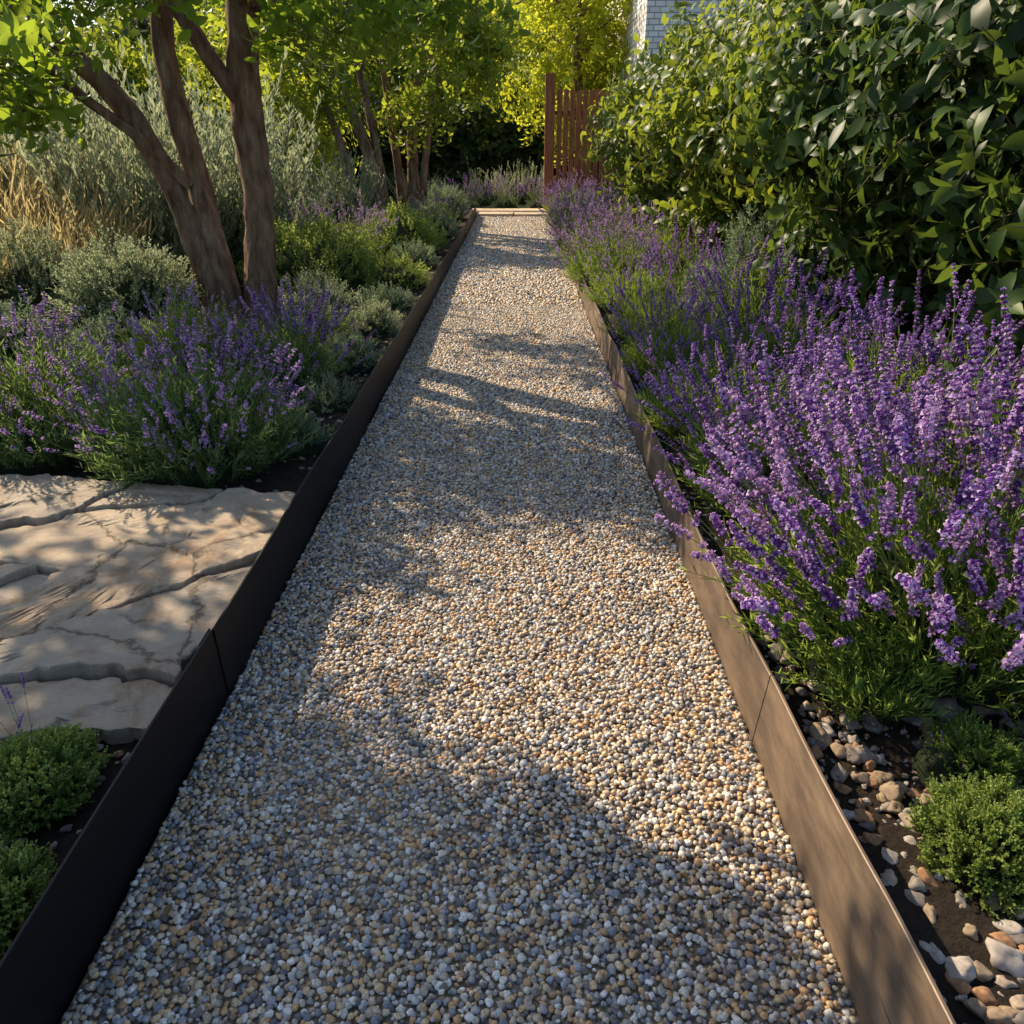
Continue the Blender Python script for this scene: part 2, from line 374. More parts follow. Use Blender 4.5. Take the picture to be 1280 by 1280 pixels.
# ------------------------------------------------------------------ ground
ZB=.10
mb=MB(); mb.add([(-150,-60,-.03),(150,-60,-.03),(150,300,-.03),(-150,300,-.03)],[(0,1,2,3)]); mb.obj('ground',[M_GROUND])
XL,XR=-.846,.64
mb=MB(); mb.add([(XL-.004,-3,0),(XR+.004,-3,0),(XR+.004,17.5,0),(XL-.004,17.5,0)],[(0,1,2,3)]); mb.obj('gravel_path',[M_GRAVBASE])
def bed(name,x0,x1,y0,y1):
    nx=int(abs(x1-x0)/.12); ny=int((y1-y0)/.12); mb=MB(); vs=[];fs=[]
    for j in range(ny+1):
        for i in range(nx+1):
            x=x0+(x1-x0)*i/nx; y=y0+(y1-y0)*j/ny
            z=ZB+.025*noise.noise(Vector((x*2,y*2,0)))+.015*noise.noise(Vector((x*7,y*7,3)))
            vs.append((x,y,z))
    for j in range(ny):
        for i in range(nx):
            a=j*(nx+1)+i; fs.append((a,a+1,a+nx+2,a+nx+1))
    mb.add(vs,fs); return mb.obj(name,[M_SOIL])
bed('soil_bed',-9,XL-.014,-2,18); bed('soil_bed',XR+.014,6,-2,18)

# gravel
def gravel(y0,y1,sp,size,zo=0):
    nx=int((XR-XL)/sp); ny=int((y1-y0)/sp); rs=np.random.RandomState(int(y0*10)+5)
    gx,gy=np.meshgrid(np.arange(nx)+.5,np.arange(ny)+.5)
    n=gx.size
    x=XL+gx.ravel()*(XR-XL)/nx+rs.uniform(-.55,.55,n)*sp; y=y0+gy.ravel()*sp+rs.uniform(-.55,.55,n)*sp
    x=np.clip(x,XL+.005,XR-.005)
    z=rs.uniform(.0,.009,n)+zo+.004*np.sin(x*5+y*2.3)*np.sin(y*3.1)
    s=size*rs.uniform(.55,1.25,n)
    E=rs.uniform(-.6,.6,(n,3)); E[:,2]=rs.uniform(0,6.28,n)
    return np.stack([x,y,z],1), E, np.repeat(s[:,None],3,1)
parts=[gravel(.5,4,.0115,.0083),gravel(4,8,.0145,.0105),gravel(8,17.4,.026,.018)]
P=np.vstack([p[0] for p in parts]).astype(np.float32);E=np.vstack([p[1] for p in parts]).astype(np.float32);S=np.vstack([p[2] for p in parts]).astype(np.float32)
scatter('gravel',(P,E,S),PEB)
fl=[]
for _ in range(55):
    y=R.uniform(.9,11); x=R.choice([R.uniform(XL+.02,XR-.02),R.uniform(XL+.01,XL+.15),R.uniform(XR-.15,XR-.01)])
    fl.append(((x,y,.016),(R.uniform(-.3,.3),R.uniform(-.3,.3),R.uniform(0,6.28)),R.uniform(.5,1.1)))
scatter('fallen_leaves',fl,DRY)

# steel edging
def edging(name,x,out,mat,segs,Hf,flare=0):
    mb=MB(); t=.009
    for k,(a,b) in enumerate(segs):
        dx=R.uniform(-.003,.003)
        x0,x1=sorted((x+dx,x+dx+out*t))
        n=14; vs=[];fs=[]
        for i in range(n+1):
            y=a+.0015+(b-a-.003)*i/n; H=Hf(y)
            prof=[(x0,-.05),(x0,H-.002),(x0+.002,H),(x1-.002,H),(x1,H-.002),(x1,-.05)]
            w=.004*math.sin(i/n*math.pi*2+k)+.003*noise.noise(Vector((y,x,0)))
            for (px,pz) in prof: vs.append((px+w+(out*flare*max(0,pz-.02) if pz>0 else 0),y,pz+(0.003*noise.noise(Vector((y*.8,5,0))) if pz>0 else 0)))
        m=6
        for i in range(n):
            for j in range(m-1): fs.append((i*m+j,i*m+j+1,(i+1)*m+j+1,(i+1)*m+j))
        fs.append(tuple(range(m))); fs.append(tuple(reversed([n*m+j for j in range(m)])))
        mb.add(vs,fs)
        xo=x+out*(t+.03)
        mb.box((min(xo,xo+out*.004),b-.04,.0),(max(xo,xo+out*.004),b+.04,Hf(b)-.02))
    return mb.obj(name,[mat],False)
edging('steel_edging',XL,-1,M_STEELL,[(-1,1.9),(1.9,3.9),(3.9,6.3),(6.3,8.7),(8.7,11.1),(11.1,13.5),(13.5,17.4)],lambda y:.235-.03*min(1,max(0,(y-2)/6)),.06)
edging('steel_edging',XR,1,M_STEELR,[(-1,.6),(.6,1.72),(1.72,3.6),(3.6,5.6),(5.6,7.6),(7.6,10),(10,13.4),(13.4,17.4)],lambda y:.20+.06*min(1,max(0,(2.1-y)/1.1)),.12)

# flagstones
def split(poly,out,amin,rr):
    def area(p): return abs(sum(p[i][0]*p[(i+1)%len(p)][1]-p[(i+1)%len(p)][0]*p[i][1] for i in range(len(p))))/2
    if area(poly)<amin*rr.uniform(.3,2.4): out.append(poly); return
    cx=sum(p[0] for p in poly)/len(poly); cy=sum(p[1] for p in poly)/len(poly)
    xs=[p[0] for p in poly]; ys=[p[1] for p in poly]
    th=(math.pi/2 if (max(xs)-min(xs))>1.5*(max(ys)-min(ys)) else 0.35)+rr.uniform(-.85,.85)
    nx,ny=-math.sin(th),math.cos(th); cx+=rr.uniform(-.15,.15); cy+=rr.uniform(-.1,.1)
    A=[];B=[]
    for i,p in enumerate(poly):
        q=poly[(i+1)%len(poly)]
        dp=(p[0]-cx)*nx+(p[1]-cy)*ny; dq=(q[0]-cx)*nx+(q[1]-cy)*ny
        (A if dp>=0 else B).append(p)
        if dp*dq<0:
            t=dp/(dp-dq); c=(p[0]+(q[0]-p[0])*t,p[1]+(q[1]-p[1])*t); A.append(c); B.append(c)
    for s in (A,B):
        if len(s)>2: split(s,out,amin,rr)
rr=random.Random(5); polys=[]
split([(-4.4,1.45),(-1.35,1.5),(-.875,1.62),(-.875,3.0),(-1.7,3.15),(-4.4,3.4)],polys,.26,rr)
mb=MB()
for k,poly in enumerate(polys):
    cx=sum(p[0] for p in poly)/len(poly); cy=sum(p[1] for p in poly)/len(poly)
    ring=[]
    for i,p in enumerate(poly):
        q=poly[(i+1)%len(poly)]; ln=math.hypot(q[0]-p[0],q[1]-p[1]); m=max(2,int(ln/.018))
        for j in range(m):
            t=j/m; x=p[0]+(q[0]-p[0])*t; y=p[1]+(q[1]-p[1])*t
            x2=x+.05*noise.noise(Vector((x*3,y*3,1)))+.03*noise.noise(Vector((x*9,y*9,2)))+.018*noise.noise(Vector((x*28,y*28,3)))
            y2=y+.05*noise.noise(Vector((x*3,y*3,7)))+.03*noise.noise(Vector((x*9,y*9,8)))+.018*noise.noise(Vector((x*28,y*28,9)))
            x2=min(x2,-.875)
            d=math.hypot(x2-cx,y2-cy)+1e-6
            sh=.010+.026*abs(noise.noise(Vector((x*7,y*7,k))))
            ring.append((x2-(x2-cx)/d*sh,y2-(y2-cy)/d*sh))
    zt=.150+rr.uniform(-.022,.022); tx,ty=rr.uniform(-.02,.02),rr.uniform(-.02,.02)
    n=len(ring); vs=[];fs=[]
    levels=[(1.0,-.12),(1.0,-.006),(.985,-.001)]+[(s,0) for s in (.95,.87,.78,.69,.6,.5,.4,.3,.2,.1)]
    for (s,dz) in levels:
        for (x,y) in ring:
            X=cx+(x-cx)*s; Y=cy+(y-cy)*s
            q=noise.noise(Vector((X*1.2+Y*.8,Y*1.8,k)))*2.2+.5*noise.noise(Vector((X*7,Y*7,k)))+.2*noise.noise(Vector((X*22,Y*22,k)))
            ter=(math.floor(q)+min(1,(q-math.floor(q))*12))*.009
            z=zt+dz+tx*(X-cx)+ty*(Y-cy)+(ter+.003*noise.noise(Vector((X*14,Y*14,k))) if dz>-.05 else 0)
            vs.append((X,Y,z))
    vs.append((cx,cy,vs[-1][2]))
    for l in range(len(levels)-1):
        for j in range(n): fs.append((l*n+j,l*n+(j+1)%n,(l+1)*n+(j+1)%n,(l+1)*n+j))
    l=len(levels)-1
    for j in range(n): fs.append((l*n+j,l*n+(j+1)%n,len(vs)-1))
    mb.add(vs,fs)
mb.obj('flagstone_paving',[M_SLAB],False)

# rocks on beds
rk=[]
for _ in range(2600):
    x=R.uniform(.68,2.0); y=R.uniform(.6,2.2); s=R.choice([.004,.005,.007,.009,.009,.012,.014,.018,.022,.026])*R.uniform(.7,1.2)
    rk.append(((x,y,ZB+s*.2),(R.uniform(-.4,.4),R.uniform(-.4,.4),R.uniform(0,6)),s))
for (x,y,s) in [(.82,.98,.034),(.92,1.0,.040),(.82,1.10,.026),(.78,1.35,.028),(1.15,1.72,.05),(1.34,1.6,.055),(.90,.88,.036),(1.02,.95,.040),(.78,1.62,.030),(.86,1.55,.034),(.97,1.05,.03),(.78,1.48,.03),(.88,1.42,.034),(.86,.80,.03)]:
    rk.append(((x,y,ZB+s*.25),(0,0,R.uniform(0,6)),s))
for _ in range(500):
    x=R.uniform(.68,.85); y=R.uniform(2,9); s=R.uniform(.005,.016); rk.append(((x,y,ZB+.003),(0,0,R.uniform(0,6)),s))
scatter('rocks',rk,ROCK)
rk=[]
for _ in range(900):
    x=R.uniform(-1.6,-.88); y=R.choice([R.uniform(.5,1.6),R.uniform(3,8)]); s=R.uniform(.005,.018)
    rk.append(((x,y,ZB+.005),(0,0,R.uniform(0,6)),s))
scatter('rocks',rk,ROCK)

# ------------------------------------------------------------------ plants
def dome(x,y,z0,r,h,seed,seg=20,rng=8):
    mb=MB(); vs=[];fs=[]
    for i in range(rng+1):
        a=i/rng*math.pi/2
        for j in range(seg):
            th=2*math.pi*j/seg
            d=Vector((math.cos(th)*math.cos(a),math.sin(th)*math.cos(a),math.sin(a)))
            k=1+.22*noise.noise(d*2+Vector((seed,0,0)))
            vs.append((x+d.x*r*k,y+d.y*r*k,z0-.02+d.z*h*k))
    for i in range(rng):
        for j in range(seg): fs.append((i*seg+j,i*seg+(j+1)%seg,(i+1)*seg+(j+1)%seg,(i+1)*seg+j))
    mb.add(vs,fs); return mb

def domepts(x,y,z0,r,h,n,seed,low=0.0):
    o=[]
    for _ in range(n):
        th=R.uniform(0,6.283); sz=R.uniform(low,1)
        c=math.sqrt(max(0,1-sz*sz)); d=Vector((math.cos(th)*c,math.sin(th)*c,sz))
        k=(1+.22*noise.noise(d*2+Vector((seed,0,0))))*(1-R.uniform(0,1)**2*.35)
        p=Vector((x+d.x*r*k,y+d.y*r*k,z0+d.z*h*k))
        nrm=Vector((d.x/max(r,.01),d.y/max(r,.01),d.z/max(h,.01))).normalized()
        o.append((p,nrm))
    return o

def mound(name,x,y,r,h,pc,n,sc,upw=.5,z0=ZB,parent=None):
    seed=R.uniform(0,50)
    ins=[]
    for p,nn in domepts(x,y,z0,r*.85,h*.8,n,seed):
        ins.append((p-nn*.02,eul(nn+UP*upw+rvec()*.3),sc*R.uniform(.6,1.35)))
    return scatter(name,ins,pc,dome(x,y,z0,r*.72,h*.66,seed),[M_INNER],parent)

def lavender(x,y,r,h,nst,ntf,lean=(0,0),flow=LAV,fol=TUFTG,fh=.5,z0=ZB,fs=1.0,name='lavender_plant',tilt=1.0):
    e=empty(name)
    seed=R.uniform(0,50); hf=h*fh
    ins=[]
    for p,nn in domepts(x,y,z0,r*.68,hf*.8,ntf,seed):
        out=Vector(((p.x-x)/r,(p.y-y)/r,0))
        ins.append((p-nn*.06,eul(UP*.8+out*1.1+rvec()*.25+Vector((lean[0],lean[1],0))*.4),R.uniform(.75,1.25)*max(.7,hf/.35)))
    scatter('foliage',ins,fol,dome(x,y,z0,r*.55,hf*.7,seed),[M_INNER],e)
    ins=[]
    for p,nn in domepts(x,y,z0,r*.5,hf*.75,nst,seed,low=.0):
        out=Vector(((p.x-x)/r,(p.y-y)/r,0))
        d=UP*.95+out*1.45*tilt+rvec()*.24+Vector((lean[0],lean[1],0))*R.uniform(.2,1.3)
        L=(h-hf*.55)/.46
        ins.append((p-UP*.03,eul(d),L*R.uniform(.62,1.14)*fs))
    scatter('flowers',ins,flow,parent=e)
    return e

lavender(1.27,2.15,.78,.84,430,420,lean=(-.34,-.05),flow=LAVM,fh=.42)
lavender(1.62,1.85,.5,.80,170,240,lean=(0,-.1),flow=LAVM,fh=.45)
lavender(2.0,2.65,.62,.92,230,220,lean=(-.1,0),flow=LAVM)
lavender(1.12,3.05,.55,.70,220,260,lean=(-.15,0),flow=LAVM,fh=.45)
lavender(1.8,3.6,.6,.82,190,180)
lavender(1.0,3.95,.46,.58,110,300,lean=(-.12,0))
lavender(1.6,4.6,.55,.74,180,160)
lavender(1.0,5.0,.44,.56,100,200)
lavender(1.75,5.8,.6,.80,170,120)
lavender(1.0,6.05,.44,.56,90,180)
lavender(.98,7.2,.50,.56,60,320,flow=LAVP)
lavender(1.6,7.3,.6,.74,130,120)
for k,y in enumerate([8.4,9.6,10.9,12.1,13.4,14.7,16.0]):
    lavender(.90+R.uniform(-.03,.08),y,.60,.70+R.uniform(0,.1),160,130,flow=LAVP,fs=1.15)
    lavender(1.6,y+.4,.6,.82,90,80,flow=LAVP,fs=1.1)
mound('rosemary_shrub',2.0,6.6,.6,.95,TUFTB,380,1.6)
mound('thyme_plant',1.0,1.24,.165,.17,THYME,560,.8,.6)
mound('thyme_plant',1.12,1.52,.12,.11,THYMEG,220,.8,.6)
mound('thyme_plant',1.28,1.2,.16,.12,THYMEG,260,.8,.6)
lavender(.95,1.74,.16,.17,5,70,fs=.5,fol=TUFTG)
lavender(1.3,1.5,.2,.30,9,60,fs=.6,fol=THYMEG)
lavender(1.02,1.50,.10,.24,6,20,fs=.5,fol=THYMEG)

mound('thyme_plant',-1.13,1.42,.18,.14,THYME,600,.8,.6)
mound('thyme_plant',-1.34,1.30,.2,.15,THYMEG,450,.8,.6)
mound('thyme_plant',-1.05,1.08,.15,.13,THYME,450,.8,.6)
mound('thyme_plant',-1.03,.80,.14,.12,THYME,300,.8,.6)
lavender(-1.20,1.50,.13,.44,12,20,flow=LAV,fs=.50,fol=THYMEG,fh=.25,tilt=.4)
lavender(-1.50,3.5,.64,.72,300,480,flow=LAVP,fol=TUFT,fh=.56)
lavender(-2.35,3.75,.72,.74,300,460,flow=LAVP,fol=TUFT,fh=.56)
lavender(-3.2,3.9,.6,.62,100,240,flow=LAVP,fol=TUFT,fh=.6)
lavender(-1.40,4.8,.45,.62,130,240,flow=LAVM,fol=TUFT,fh=.52)
lavender(-2.0,4.9,.5,.68,130,200,flow=LAVP,fol=TUFTG,fh=.55)
lavender(-1.5,5.8,.42,.54,80,200,flow=LAVP,fol=TUFT,fh=.55)
mound('santolina_plant',-1.10,3.75,.2,.16,TUFTB,120,.7)
mound('santolina_plant',-1.12,5.25,.24,.22,TUFTB,180,.8)
mound('santolina_plant',-1.07,4.4,.18,.15,TUFTS,100,.6)
mound('groundcover_plant',-1.14,6.3,.26,.22,TUFTS,160,.7)
mound('groundcover_plant',-1.18,7.2,.28,.22,TUFTB,160,.8)
mound('groundcover_plant',-1.26,8.4,.38,.34,TUFTY,240,.9)
mound('green_shrub',-2.1,8.4,.78,.72,TUFTY,620,1.2,1)
mound('green_shrub',-1.75,7.0,.4,.32,TUFTS,220,.8,1)
mound('green_shrub',-1.55,11.0,.62,.6,TUFTY,380,1.3,1)
mound('green_shrub',-1.3,12.8,.42,.46,TUFTS,220,1.2,1)
mound('groundcover_plant',-1.25,9.8,.32,.26,TUFTB,180,1.)
lavender(-2.7,9.8,.7,.85,170,120,flow=LAVP,fs=1.2)
lavender(-2.1,10.3,.6,.75,130,120,flow=LAVP,fs=1.2)
lavender(-3.5,9.2,.7,.8,80,120,flow=LAVP,fs=1.2)
lavender(-1.35,14.3,.5,.6,80,100,flow=LAVP,fs=1.2)
mound('green_shrub',-1.4,15.9,.5,.6,TUFTB,220,1.6,1)
mound('round_shrub',-3.0,6.2,.55,.76,TUFTS,620,1.1,.6)
mound('round_shrub',-3.9,6.6,.55,.8,TUFTS,420,1.1,.6)
mound('round_shrub',-3.5,5.2,.5,.5,TUFTB,300,1.1,.6)
mound('round_shrub',-2.7,5.4,.4,.35,TUFTB,220,.9,.6)

def plumes(name,x,y,r,n,sc,pc=PLUME,spread=.35,z0=ZB):
    ins=[]
    for _ in range(n):
        a=R.uniform(0,6.283); q=math.sqrt(R.random()); o=Vector((math.cos(a)*q,math.sin(a)*q,0))
        ins.append((Vector((x,y,z0))+o*r*.7,eul(UP+o*spread+rvec()*.08),sc*R.uniform(.6,1.1)))
    return scatter(name,ins,pc,dome(x,y,z0,r*.5,sc*.35,3),[M_INNER])
plumes('sage_shrub',-3.9,8.6,.9,120,2.4,spread=.3)
plumes('sage_shrub',-5.2,9.4,.9,110,2.6,spread=.3)
plumes('sage_shrub',-3.2,9.6,.7,80,2.4,spread=.3)
plumes('ornamental_grass',-4.2,7.4,.6,110,1.3,STRAW,.5)
plumes('ornamental_grass',-5.2,8.0,.9,160,1.9,STRAW,.5)
plumes('ornamental_grass',-4.6,6.4,.6,90,1.2,STRAW,.5)
plumes('ornamental_grass',-6.4,8.8,.9,130,2.3,STRAW,.5)
plumes('sage_shrub',-2.9,13.3,.7,60,1.6)

mb=MB()
for (x0,x1,y0,y1,z) in [(-.95,-.1,17.45,18.0,.06),(-.08,.75,17.45,18.0,.055),(-1.0,.9,18.02,18.6,.08)]:
    mb.box((x0,y0,-.02),(x1,y1,z))
mb.obj('stone_step',[M_SLAB],False)
for (x,y,s) in [(-.7,21,1.1),(.1,21.4,1.3),(.8,21,1.0),(-1.5,20.5,.9),(-2.4,20.6,1.1)]:
    plumes('blue_shrub',x,y,.6,28,s,PLUME,.6,0)
for (x,y) in [(-.3,19.6),(.5,19.7),(-1.2,19.3),(1.1,19.3)]:
    lavender(x,y,.5,.6,90,90,flow=LAVM,fol=TUFTB,fs=1.3,z0=0)

def hedge(name,x0,y0,x1,y1,th,H,pc,n,sc,wav=.25,zlow=.0):
    d=Vector((x1-x0,y1-y0,0)); L=d.length; d.normalize(); nv=Vector((-d.y,d.x,0))
    mb=MB()
    nu=int(L/.25)+1; nz=8; vs=[];fs=[]
    for i in range(nu+1):
        for j in range(nz+1):
            u=i/nu*L; z=j/nz*H*.93
            p=Vector((x0,y0,0))+d*u+nv*(th*.3+wav*noise.noise(Vector((u*.7,z*.9,1)))); vs.append((p.x,p.y,z))
    for i in range(nu):
        for j in range(nz): a=i*(nz+1)+j; fs.append((a,a+nz+1,a+nz+2,a+1))
    mb.add(vs,fs)
    ins=[]
    for _ in range(n):
        u=R.uniform(0,L); z=R.uniform(zlow,H)
        w=wav*noise.noise(Vector((u*.7,z*.9,1)))*1.6+wav*.9*noise.noise(Vector((u*2.2,z*2.2,4)))
        top=H*(1+.12*noise.noise(Vector((u*.8,0,9))))
        if z>top: continue
        p=Vector((x0,y0,0))+d*u+nv*(th*.5+w-R.random()**2*.35+(.28 if R.random()<.08 else 0)); p.z=z
        ins.append((p,eul(nv*.9+rvec()*.9+UP*R.uniform(-.6,.5)),sc*R.uniform(.7,1.4)))
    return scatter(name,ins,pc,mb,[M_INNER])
hedge('climbing_vine',2.75,3.2,2.6,6.6,.5,3.2,VL,3000,1.2,wav=.5,zlow=.3)
hedge('climbing_vine',2.6,6.2,2.3,11.2,.6,2.7,VLY,2300,1.3,wav=.6,zlow=.3)
hedge('climbing_vine',2.3,11.0,2.15,14.5,.5,2.05,VLY,1000,1.3,wav=.4,zlow=.3)
hedge('laurel_hedge',6,24.5,-7,24.5,.5,2.1,DL,1300,1.9,wav=.2)
hedge('garden_hedge',-6.5,24,-10.5,5,.5,3.0,ML,2300,2.1,wav=.4)

# ------------------------------------------------------------------ trees
def smooth_path(pts,rad,k=4):
    P=[Vector(p) for p in pts]; o=[];r=[]
    for i in range(len(P)-1):
        p0=P[max(i-1,0)];p1=P[i];p2=P[i+1];p3=P[min(i+2,len(P)-1)]
        for j in range(k):
            t=j/k
            o.append(.5*((2*p1)+(p2-p0)*t+(2*p0-5*p1+4*p2-p3)*t*t+(3*p1-p0-3*p2+p3)*t**3))
            r.append(rad[i]+(rad[i+1]-rad[i])*t)
    o.append(P[-1]); r.append(rad[-1]); return o,r

def grow(mb,ins,p,d,L,r,depth,sc,grav,ncl):
    seg=4; pts=[p]; rad=[r]; q=p.copy(); dd=d.normalized()
    for i in range(seg):
        dd=(dd+rvec()*.22+UP*grav).normalized(); q=q+dd*(L/seg); pts.append(q.copy()); rad.append(r*(1-.6*(i+1)/seg))
    mb.tube(pts,rad,5 if depth<2 else 7,0,cap=False)
    if depth==0:
        for _ in range(ncl):
            t=R.uniform(.15,1)*seg; i=min(int(t),seg-1); pp=pts[i].lerp(pts[i+1],t-i)
            ins.append((pp,eul(dd*.6+rvec()-UP*.25),sc*R.uniform(.75,1.2)))
        ins.append((q,eul(dd-UP*.2),sc))
        return
    nb=R.choice([3,4]) if depth>1 else 3
    for b in range(nb):
        t=(.3+.7*(b+R.random()*.6)/nb)*seg; t=min(t,seg-.01); i=int(t); pp=pts[i].lerp(pts[i+1],t-i)
        side=rvec(); side=(side-dd*side.dot(dd)).normalized()
        grow(mb,ins,pp,dd*.75+side*.85,L*R.uniform(.6,.8),rad[i]*.6,depth-1,sc,grav,ncl)
    grow(mb,ins,q,dd,L*.7,rad[-1],depth-1,sc,grav,ncl)

def tree(name,trunks,pc,limbs,sc=1.0,ncl=5,grav=.03,depth=2,bark=M_BARK,lobes=()):
    e=empty(name); mb=MB(); ins=[]; tp=[]
    for pts,rad in trunks:
        a,b=smooth_path(pts,rad,10); mb.tube(a,b,18,0,.26); tp+=[v for v in a if v.z>1.5]
    for lm in limbs:
        (p,d,L,r)=lm[:4]
        grow(mb,ins,Vector(p),Vector(d),L,r,lm[4] if len(lm)>4 else depth,sc,grav,ncl)
    for (c,r,n) in lobes:
        c=Vector(c); s=min(tp,key=lambda v:(v-c).length+.6*max(0,v.z-c.z)); 
        mid=s.lerp(c,.5)+rvec()*.12+UP*.08
        a,b=smooth_path([s,mid,c,c+(c-s).normalized()*r*.6],[.035,.025,.014,.005],4); mb.tube(a,b,6,0,.1)
        for _ in range(5):
            v=rvec()*r*.8; mb.tube([c.lerp(s,.15),c+v*.5+rvec()*.04,c+v],[.010,.007,.003],4,0)
        for _ in range(n):
            v=rvec()*r*(1-R.random()**1.6*.75); v.z*=.75
            ins.append((c+v,eul(v.normalized()*.5+rvec()*.8-UP*.55),sc*R.uniform(.75,1.25)))
    mb.obj('trunk_and_limbs',[bark],True,parent=e)
    scatter('leaves',ins,pc,parent=e); return len(ins)

n1=tree('multi_stem_tree',[
 ([(-2.12,6.62,.0),(-2.11,6.65,.12),(-2.08,6.66,.5),(-2.03,6.7,1.1),(-2.05,6.72,1.7),(-1.98,6.7,2.4),(-1.85,6.6,3.2)],[.19,.15,.125,.12,.115,.10,.07]),
 ([(-2.33,6.6,.0),(-2.34,6.6,.12),(-2.4,6.65,.6),(-2.5,6.7,1.3),(-2.6,6.75,1.92),(-2.58,6.8,2.4),(-2.4,7.0,3.2)],[.14,.11,.095,.09,.085,.075,.05]),
 ([(-2.48,6.65,.0),(-2.46,6.65,.12),(-2.55,6.6,.7),(-2.64,6.6,1.1),(-2.9,6.55,1.71),(-3.35,6.5,2.2),(-3.7,6.4,2.7)],[.13,.10,.09,.085,.08,.065,.045]),
 ([(-2.04,6.7,1.7),(-2.2,6.65,1.95),(-2.45,6.6,2.4),(-2.7,6.5,2.9)],[.075,.06,.05,.035]),
 ([(-2.52,6.6,1.15),(-2.75,6.5,1.45),(-3.1,6.4,1.75),(-3.4,6.2,2.05)],[.045,.04,.035,.02]),
 ],TL,[
 ((-3.35,6.5,2.15),(-.5,-1,-.15),.6,.03,1),
 ],1.0,4,.0,lobes=[
 ((-3.2,6.5,3.0),.50,64),((-2.45,6.0,2.95),.40,48),((-4.0,7.2,3.1),.5,48),((-1.65,5.35,2.8),.42,48),((-3.5,7.0,3.4),.5,48),
 ((-1.2,7.5,2.95),.48,64),((-2.0,8.2,3.0),.48,56),((-.45,6.8,2.85),.42,48),((-2.8,8.8,3.0),.45,40),((-1.6,7.4,3.5),.5,48),((-2.4,7.3,3.6),.45,40),
 ((-1.45,6.2,2.33),.33,32),((-.85,6.3,2.36),.32,32),((-1.15,6.9,2.3),.33,28),((-.35,6.6,2.45),.28,22),((-2.1,5.9,2.48),.26,16),
 ((-3.0,5.2,2.08),.34,36),((-2.62,4.65,1.95),.24,20),((-3.45,6.0,2.25),.36,34),((-3.2,5.6,1.75),.3,26),((-4.0,6.3,2.1),.4,34),((-2.85,4.4,1.75),.26,26),((-2.75,5.6,2.42),.28,20)])

n2=tree('multi_stem_tree',[
 ([(-2.35,14.5,0),(-2.4,14.5,.8),(-2.6,14.5,1.6),(-3.0,14.5,2.5),(-3.2,14.5,3.3)],[.12,.10,.09,.07,.05]),
 ([(-2.25,14.6,0),(-2.3,14.6,.8),(-2.4,14.6,1.6),(-2.6,14.7,2.6)],[.09,.075,.065,.05]),
 ([(-2.6,13.6,0),(-2.66,13.6,.8),(-2.8,13.6,1.6),(-3.3,13.7,2.6)],[.08,.065,.055,.04])],ML,[
 ((-3.1,14.5,2.9),(-.5,0,1),.9,.05,1),((-2.6,14.7,2.5),(.4,.2,1),.9,.05,1),((-2.9,14.5,2.4),(-.6,-.8,.4),.9,.05),((-2.5,14.6,2.5),(.3,-1,.3),.8,.04),((-3.2,14.5,3.2),(-1,.3,.3),.9,.05,1)],1.5,5,.0)
n3=tree('multi_stem_tree',[
 ([(-1.85,15.2,0),(-1.85,15.2,.8),(-1.8,15.2,1.8),(-1.6,15.2,2.8),(-1.5,15.2,3.6)],[.11,.095,.085,.07,.05]),
 ([(-2.05,15.3,0),(-2.1,15.2,1),(-2.2,15.2,2.0),(-2.3,15.2,3.0)],[.08,.07,.06,.05]),
 ([(-1.7,15.1,0),(-1.62,15.1,1),(-1.45,15.1,2.0),(-1.2,15.2,3.0)],[.07,.06,.05,.04])],ML,[
 ((-1.6,15.2,3.2),(.6,-.2,1),.9,.05,1),((-1.7,15.2,2.7),(1,-.2,.3),.8,.05),((-1.8,15.2,2.4),(.2,-1,.2),.8,.04),((-2.1,15.2,2.8),(-.7,.2,.6),.9,.05,1),((-1.7,15.2,2.7),(.9,.5,.2),.8,.04)],1.4,5,.0)

n4=tree('shade_tree',[
 ([(-4.7,3.5,0),(-4.65,3.5,.8),(-4.5,3.55,1.6),(-4.3,3.6,2.4),(-4.1,3.7,3.2)],[.16,.13,.12,.10,.06])],TL,[
 ],1.05,5,.0,lobes=[((-3.3,3.85,3.05),.55,100),((-2.95,3.45,2.85),.45,70),((-4.0,4.6,3.2),.5,60),((-3.9,4.0,3.4),.6,80),((-4.3,3.2,3.1),.6,40),((-2.5,3.45,2.8),.34,45),((-3.5,3.2,3.0),.5,60),((-2.9,2.9,2.8),.45,50),((-4.6,5.0,3.3),.5,30),((-5.2,3.6,3.0),.6,30)])

def bgtree(name,x,y,H,r,pc,n,sc,zlow,bark=M_BARK):
    e=empty(name); mb=MB()
    a,b=smooth_path([(x,y,0),(x+.1,y,H*.3),(x-.1,y,H*.6),(x,y,H*.9)],[.18,.14,.09,.03],4); mb.tube(a,b,9,0,.2)
    ins=[]
    lob=[(Vector((R.uniform(-.6,.6)*r,R.uniform(-.5,.5)*r,R.uniform(zlow,H))),R.uniform(.35,.55)*r) for _ in range(14)]
    for c,q in lob:
        a,b=smooth_path([(x,y,max(.3,c.z-q*1.2)),(x+c.x*.5,y+c.y*.5,c.z-q*.4),(x+c.x,y+c.y,c.z)],[.05,.035,.01],3); mb.tube(a,b,5,0)
    for _ in range(n):
        c,q=R.choice(lob); v=rvec()*q*(1-R.random()**2*.6)
        p=c+v; ins.append(((x+p.x,y+p.y,max(.2,p.z)),eul(v.normalized()+rvec()*.6),sc*R.uniform(.7,1.3)))
    mb.obj('trunk_and_limbs',[bark],True,parent=e); scatter('leaves',ins,pc,parent=e)
bgtree('yellow_leaf_tree',1.4,20.6,5.2,1.9,YL,1100,1.6,1.8)
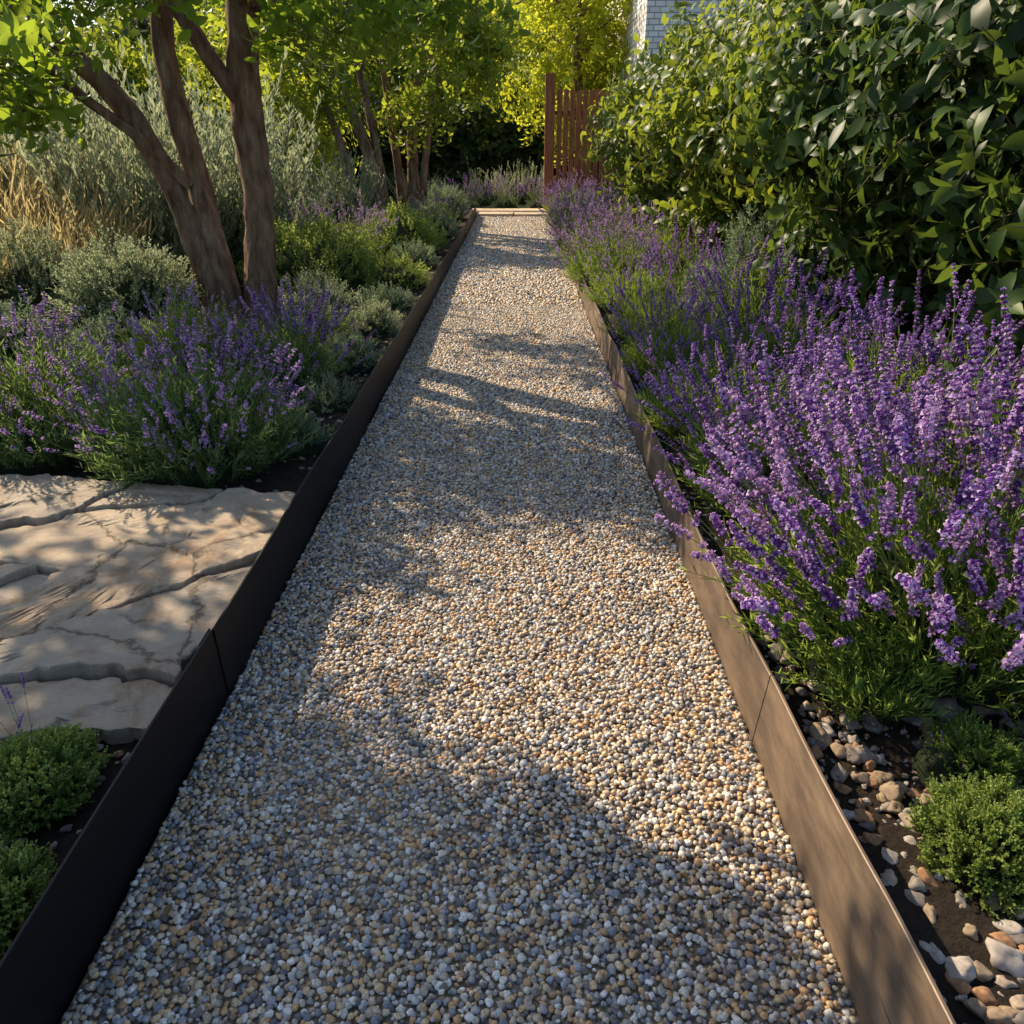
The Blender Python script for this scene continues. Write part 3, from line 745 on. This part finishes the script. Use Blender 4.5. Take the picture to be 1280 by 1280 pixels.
bgtree('yellow_leaf_tree',-.4,27,5.5,2.2,YL,900,2.2,2.2)
bgtree('golden_shrub',-4.2,15.8,2.7,1.2,YL,500,1.4,.9)
bgtree('golden_shrub',-5.8,17,3.0,1.4,ML,600,1.6,.8)
for (x,y,H,r,pc) in [(-4,28,5.2,3,ML),(-8.5,25,5.2,3,DL),(-13,21,5,3,DL),(-12,15,4.2,2.4,ML),(-1.5,32,6.5,3.2,DL),(3,29,6.5,3,ML),(6,26,7,3,DL),(-6,33,6.5,3.4,DL),(1,36,7,3,DL),(-12,29,7,3.5,DL),(-17,24,7,3.5,DL)]:
    bgtree('background_tree',x,y,H,r,pc,750,2.8,.8)

# ------------------------------------------------------------------ house
h=empty('brick_house')
def hb(nm,boxes,mat):
    mb=MB()
    for lo,hi in boxes: mb.box(lo,hi)
    o=mb.obj(nm,[mat],False,parent=h)
hb('walls',[((2.35,17.2,0),(9,17.5,5.2)),((2.35,17.502,0),(2.65,26,5.2)),((8.7,17.502,0),(9,26,5.2)),((2.652,25.7,0),(8.698,26,5.2))],M_BRICK)
hb('window_frame',[((4.2,17.15,1.6),(4.28,17.2,3.0)),((5.42,17.15,1.6),(5.5,17.2,3.0)),((4.28,17.15,2.92),(5.42,17.2,3.0)),((4.28,17.15,1.6),(5.42,17.2,1.68)),((4.82,17.15,1.68),(4.88,17.2,2.92))],M_PAINT)
hb('window_panes',[((4.28,17.18,1.68),(4.82,17.197,2.92)),((4.88,17.18,1.68),(5.42,17.197,2.92))],M_GLASS)
mb=MB(); mb.add([(2.0,16.8,5.2),(9.4,16.8,5.2),(9.4,26.4,5.2),(2.0,26.4,5.2),(2.0,21.6,7.4),(9.4,21.6,7.4)],[(0,1,5,4),(2,3,4,5),(0,4,3),(1,2,5),(0,3,2,1)]); mb.obj('roof',[M_ROOF],False,parent=h)

mb=MB()
mb.box((.55,18.28,0),(.75,18.46,2.65))
x=.80
while x<2.3:
    hh=2.35+R.uniform(-.02,.02); mb.box((x,18.34+R.uniform(-.006,.006),.06),(x+.10,18.365,hh)); x+=.13
mb.box((.752,18.38,.5),(2.34,18.43,.58)); mb.box((.752,18.38,1.9),(2.34,18.43,1.98))
mb.obj('slatted_fence',[M_CORTEN],False)

# ------------------------------------------------------------------ light & camera
AZ=math.radians(48); EL=math.radians(36)
sd=Vector((-math.sin(AZ)*math.cos(EL),math.cos(AZ)*math.cos(EL),math.sin(EL)))
l=bpy.data.lights.new('sun','SUN'); l.energy=8.0; l.angle=math.radians(.55); l.color=(1,.82,.58)
lo=bpy.data.objects.new('sun',l); lo.rotation_euler=sd.to_track_quat('Z','Y').to_euler(); scene.collection.objects.link(lo)
w=bpy.data.worlds.new('World'); scene.world=w; w.use_nodes=True; nt=w.node_tree
bg=nt.nodes['Background']; sk=nt.nodes.new('ShaderNodeTexSky'); sk.sky_type='NISHITA'; sk.sun_disc=False
sk.sun_elevation=EL; sk.sun_rotation=2*math.pi-AZ; sk.dust_density=1.0; nt.links.new(sk.outputs[0],bg.inputs[0]); bg.inputs[1].default_value=.21
scene.view_settings.view_transform='Standard'; scene.view_settings.look='None'; scene.view_settings.exposure=0
cam=bpy.data.cameras.new('camera'); cam.lens=28.1; cam.sensor_width=36; cam.clip_end=600; cam.clip_start=.05
co=bpy.data.objects.new('camera',cam); co.location=(0,0,1.5); co.rotation_euler=(math.radians(90-25.17),0,math.radians(.4))
scene.collection.objects.link(co); scene.camera=co
print('clusters',n1,n2,n3,n4)
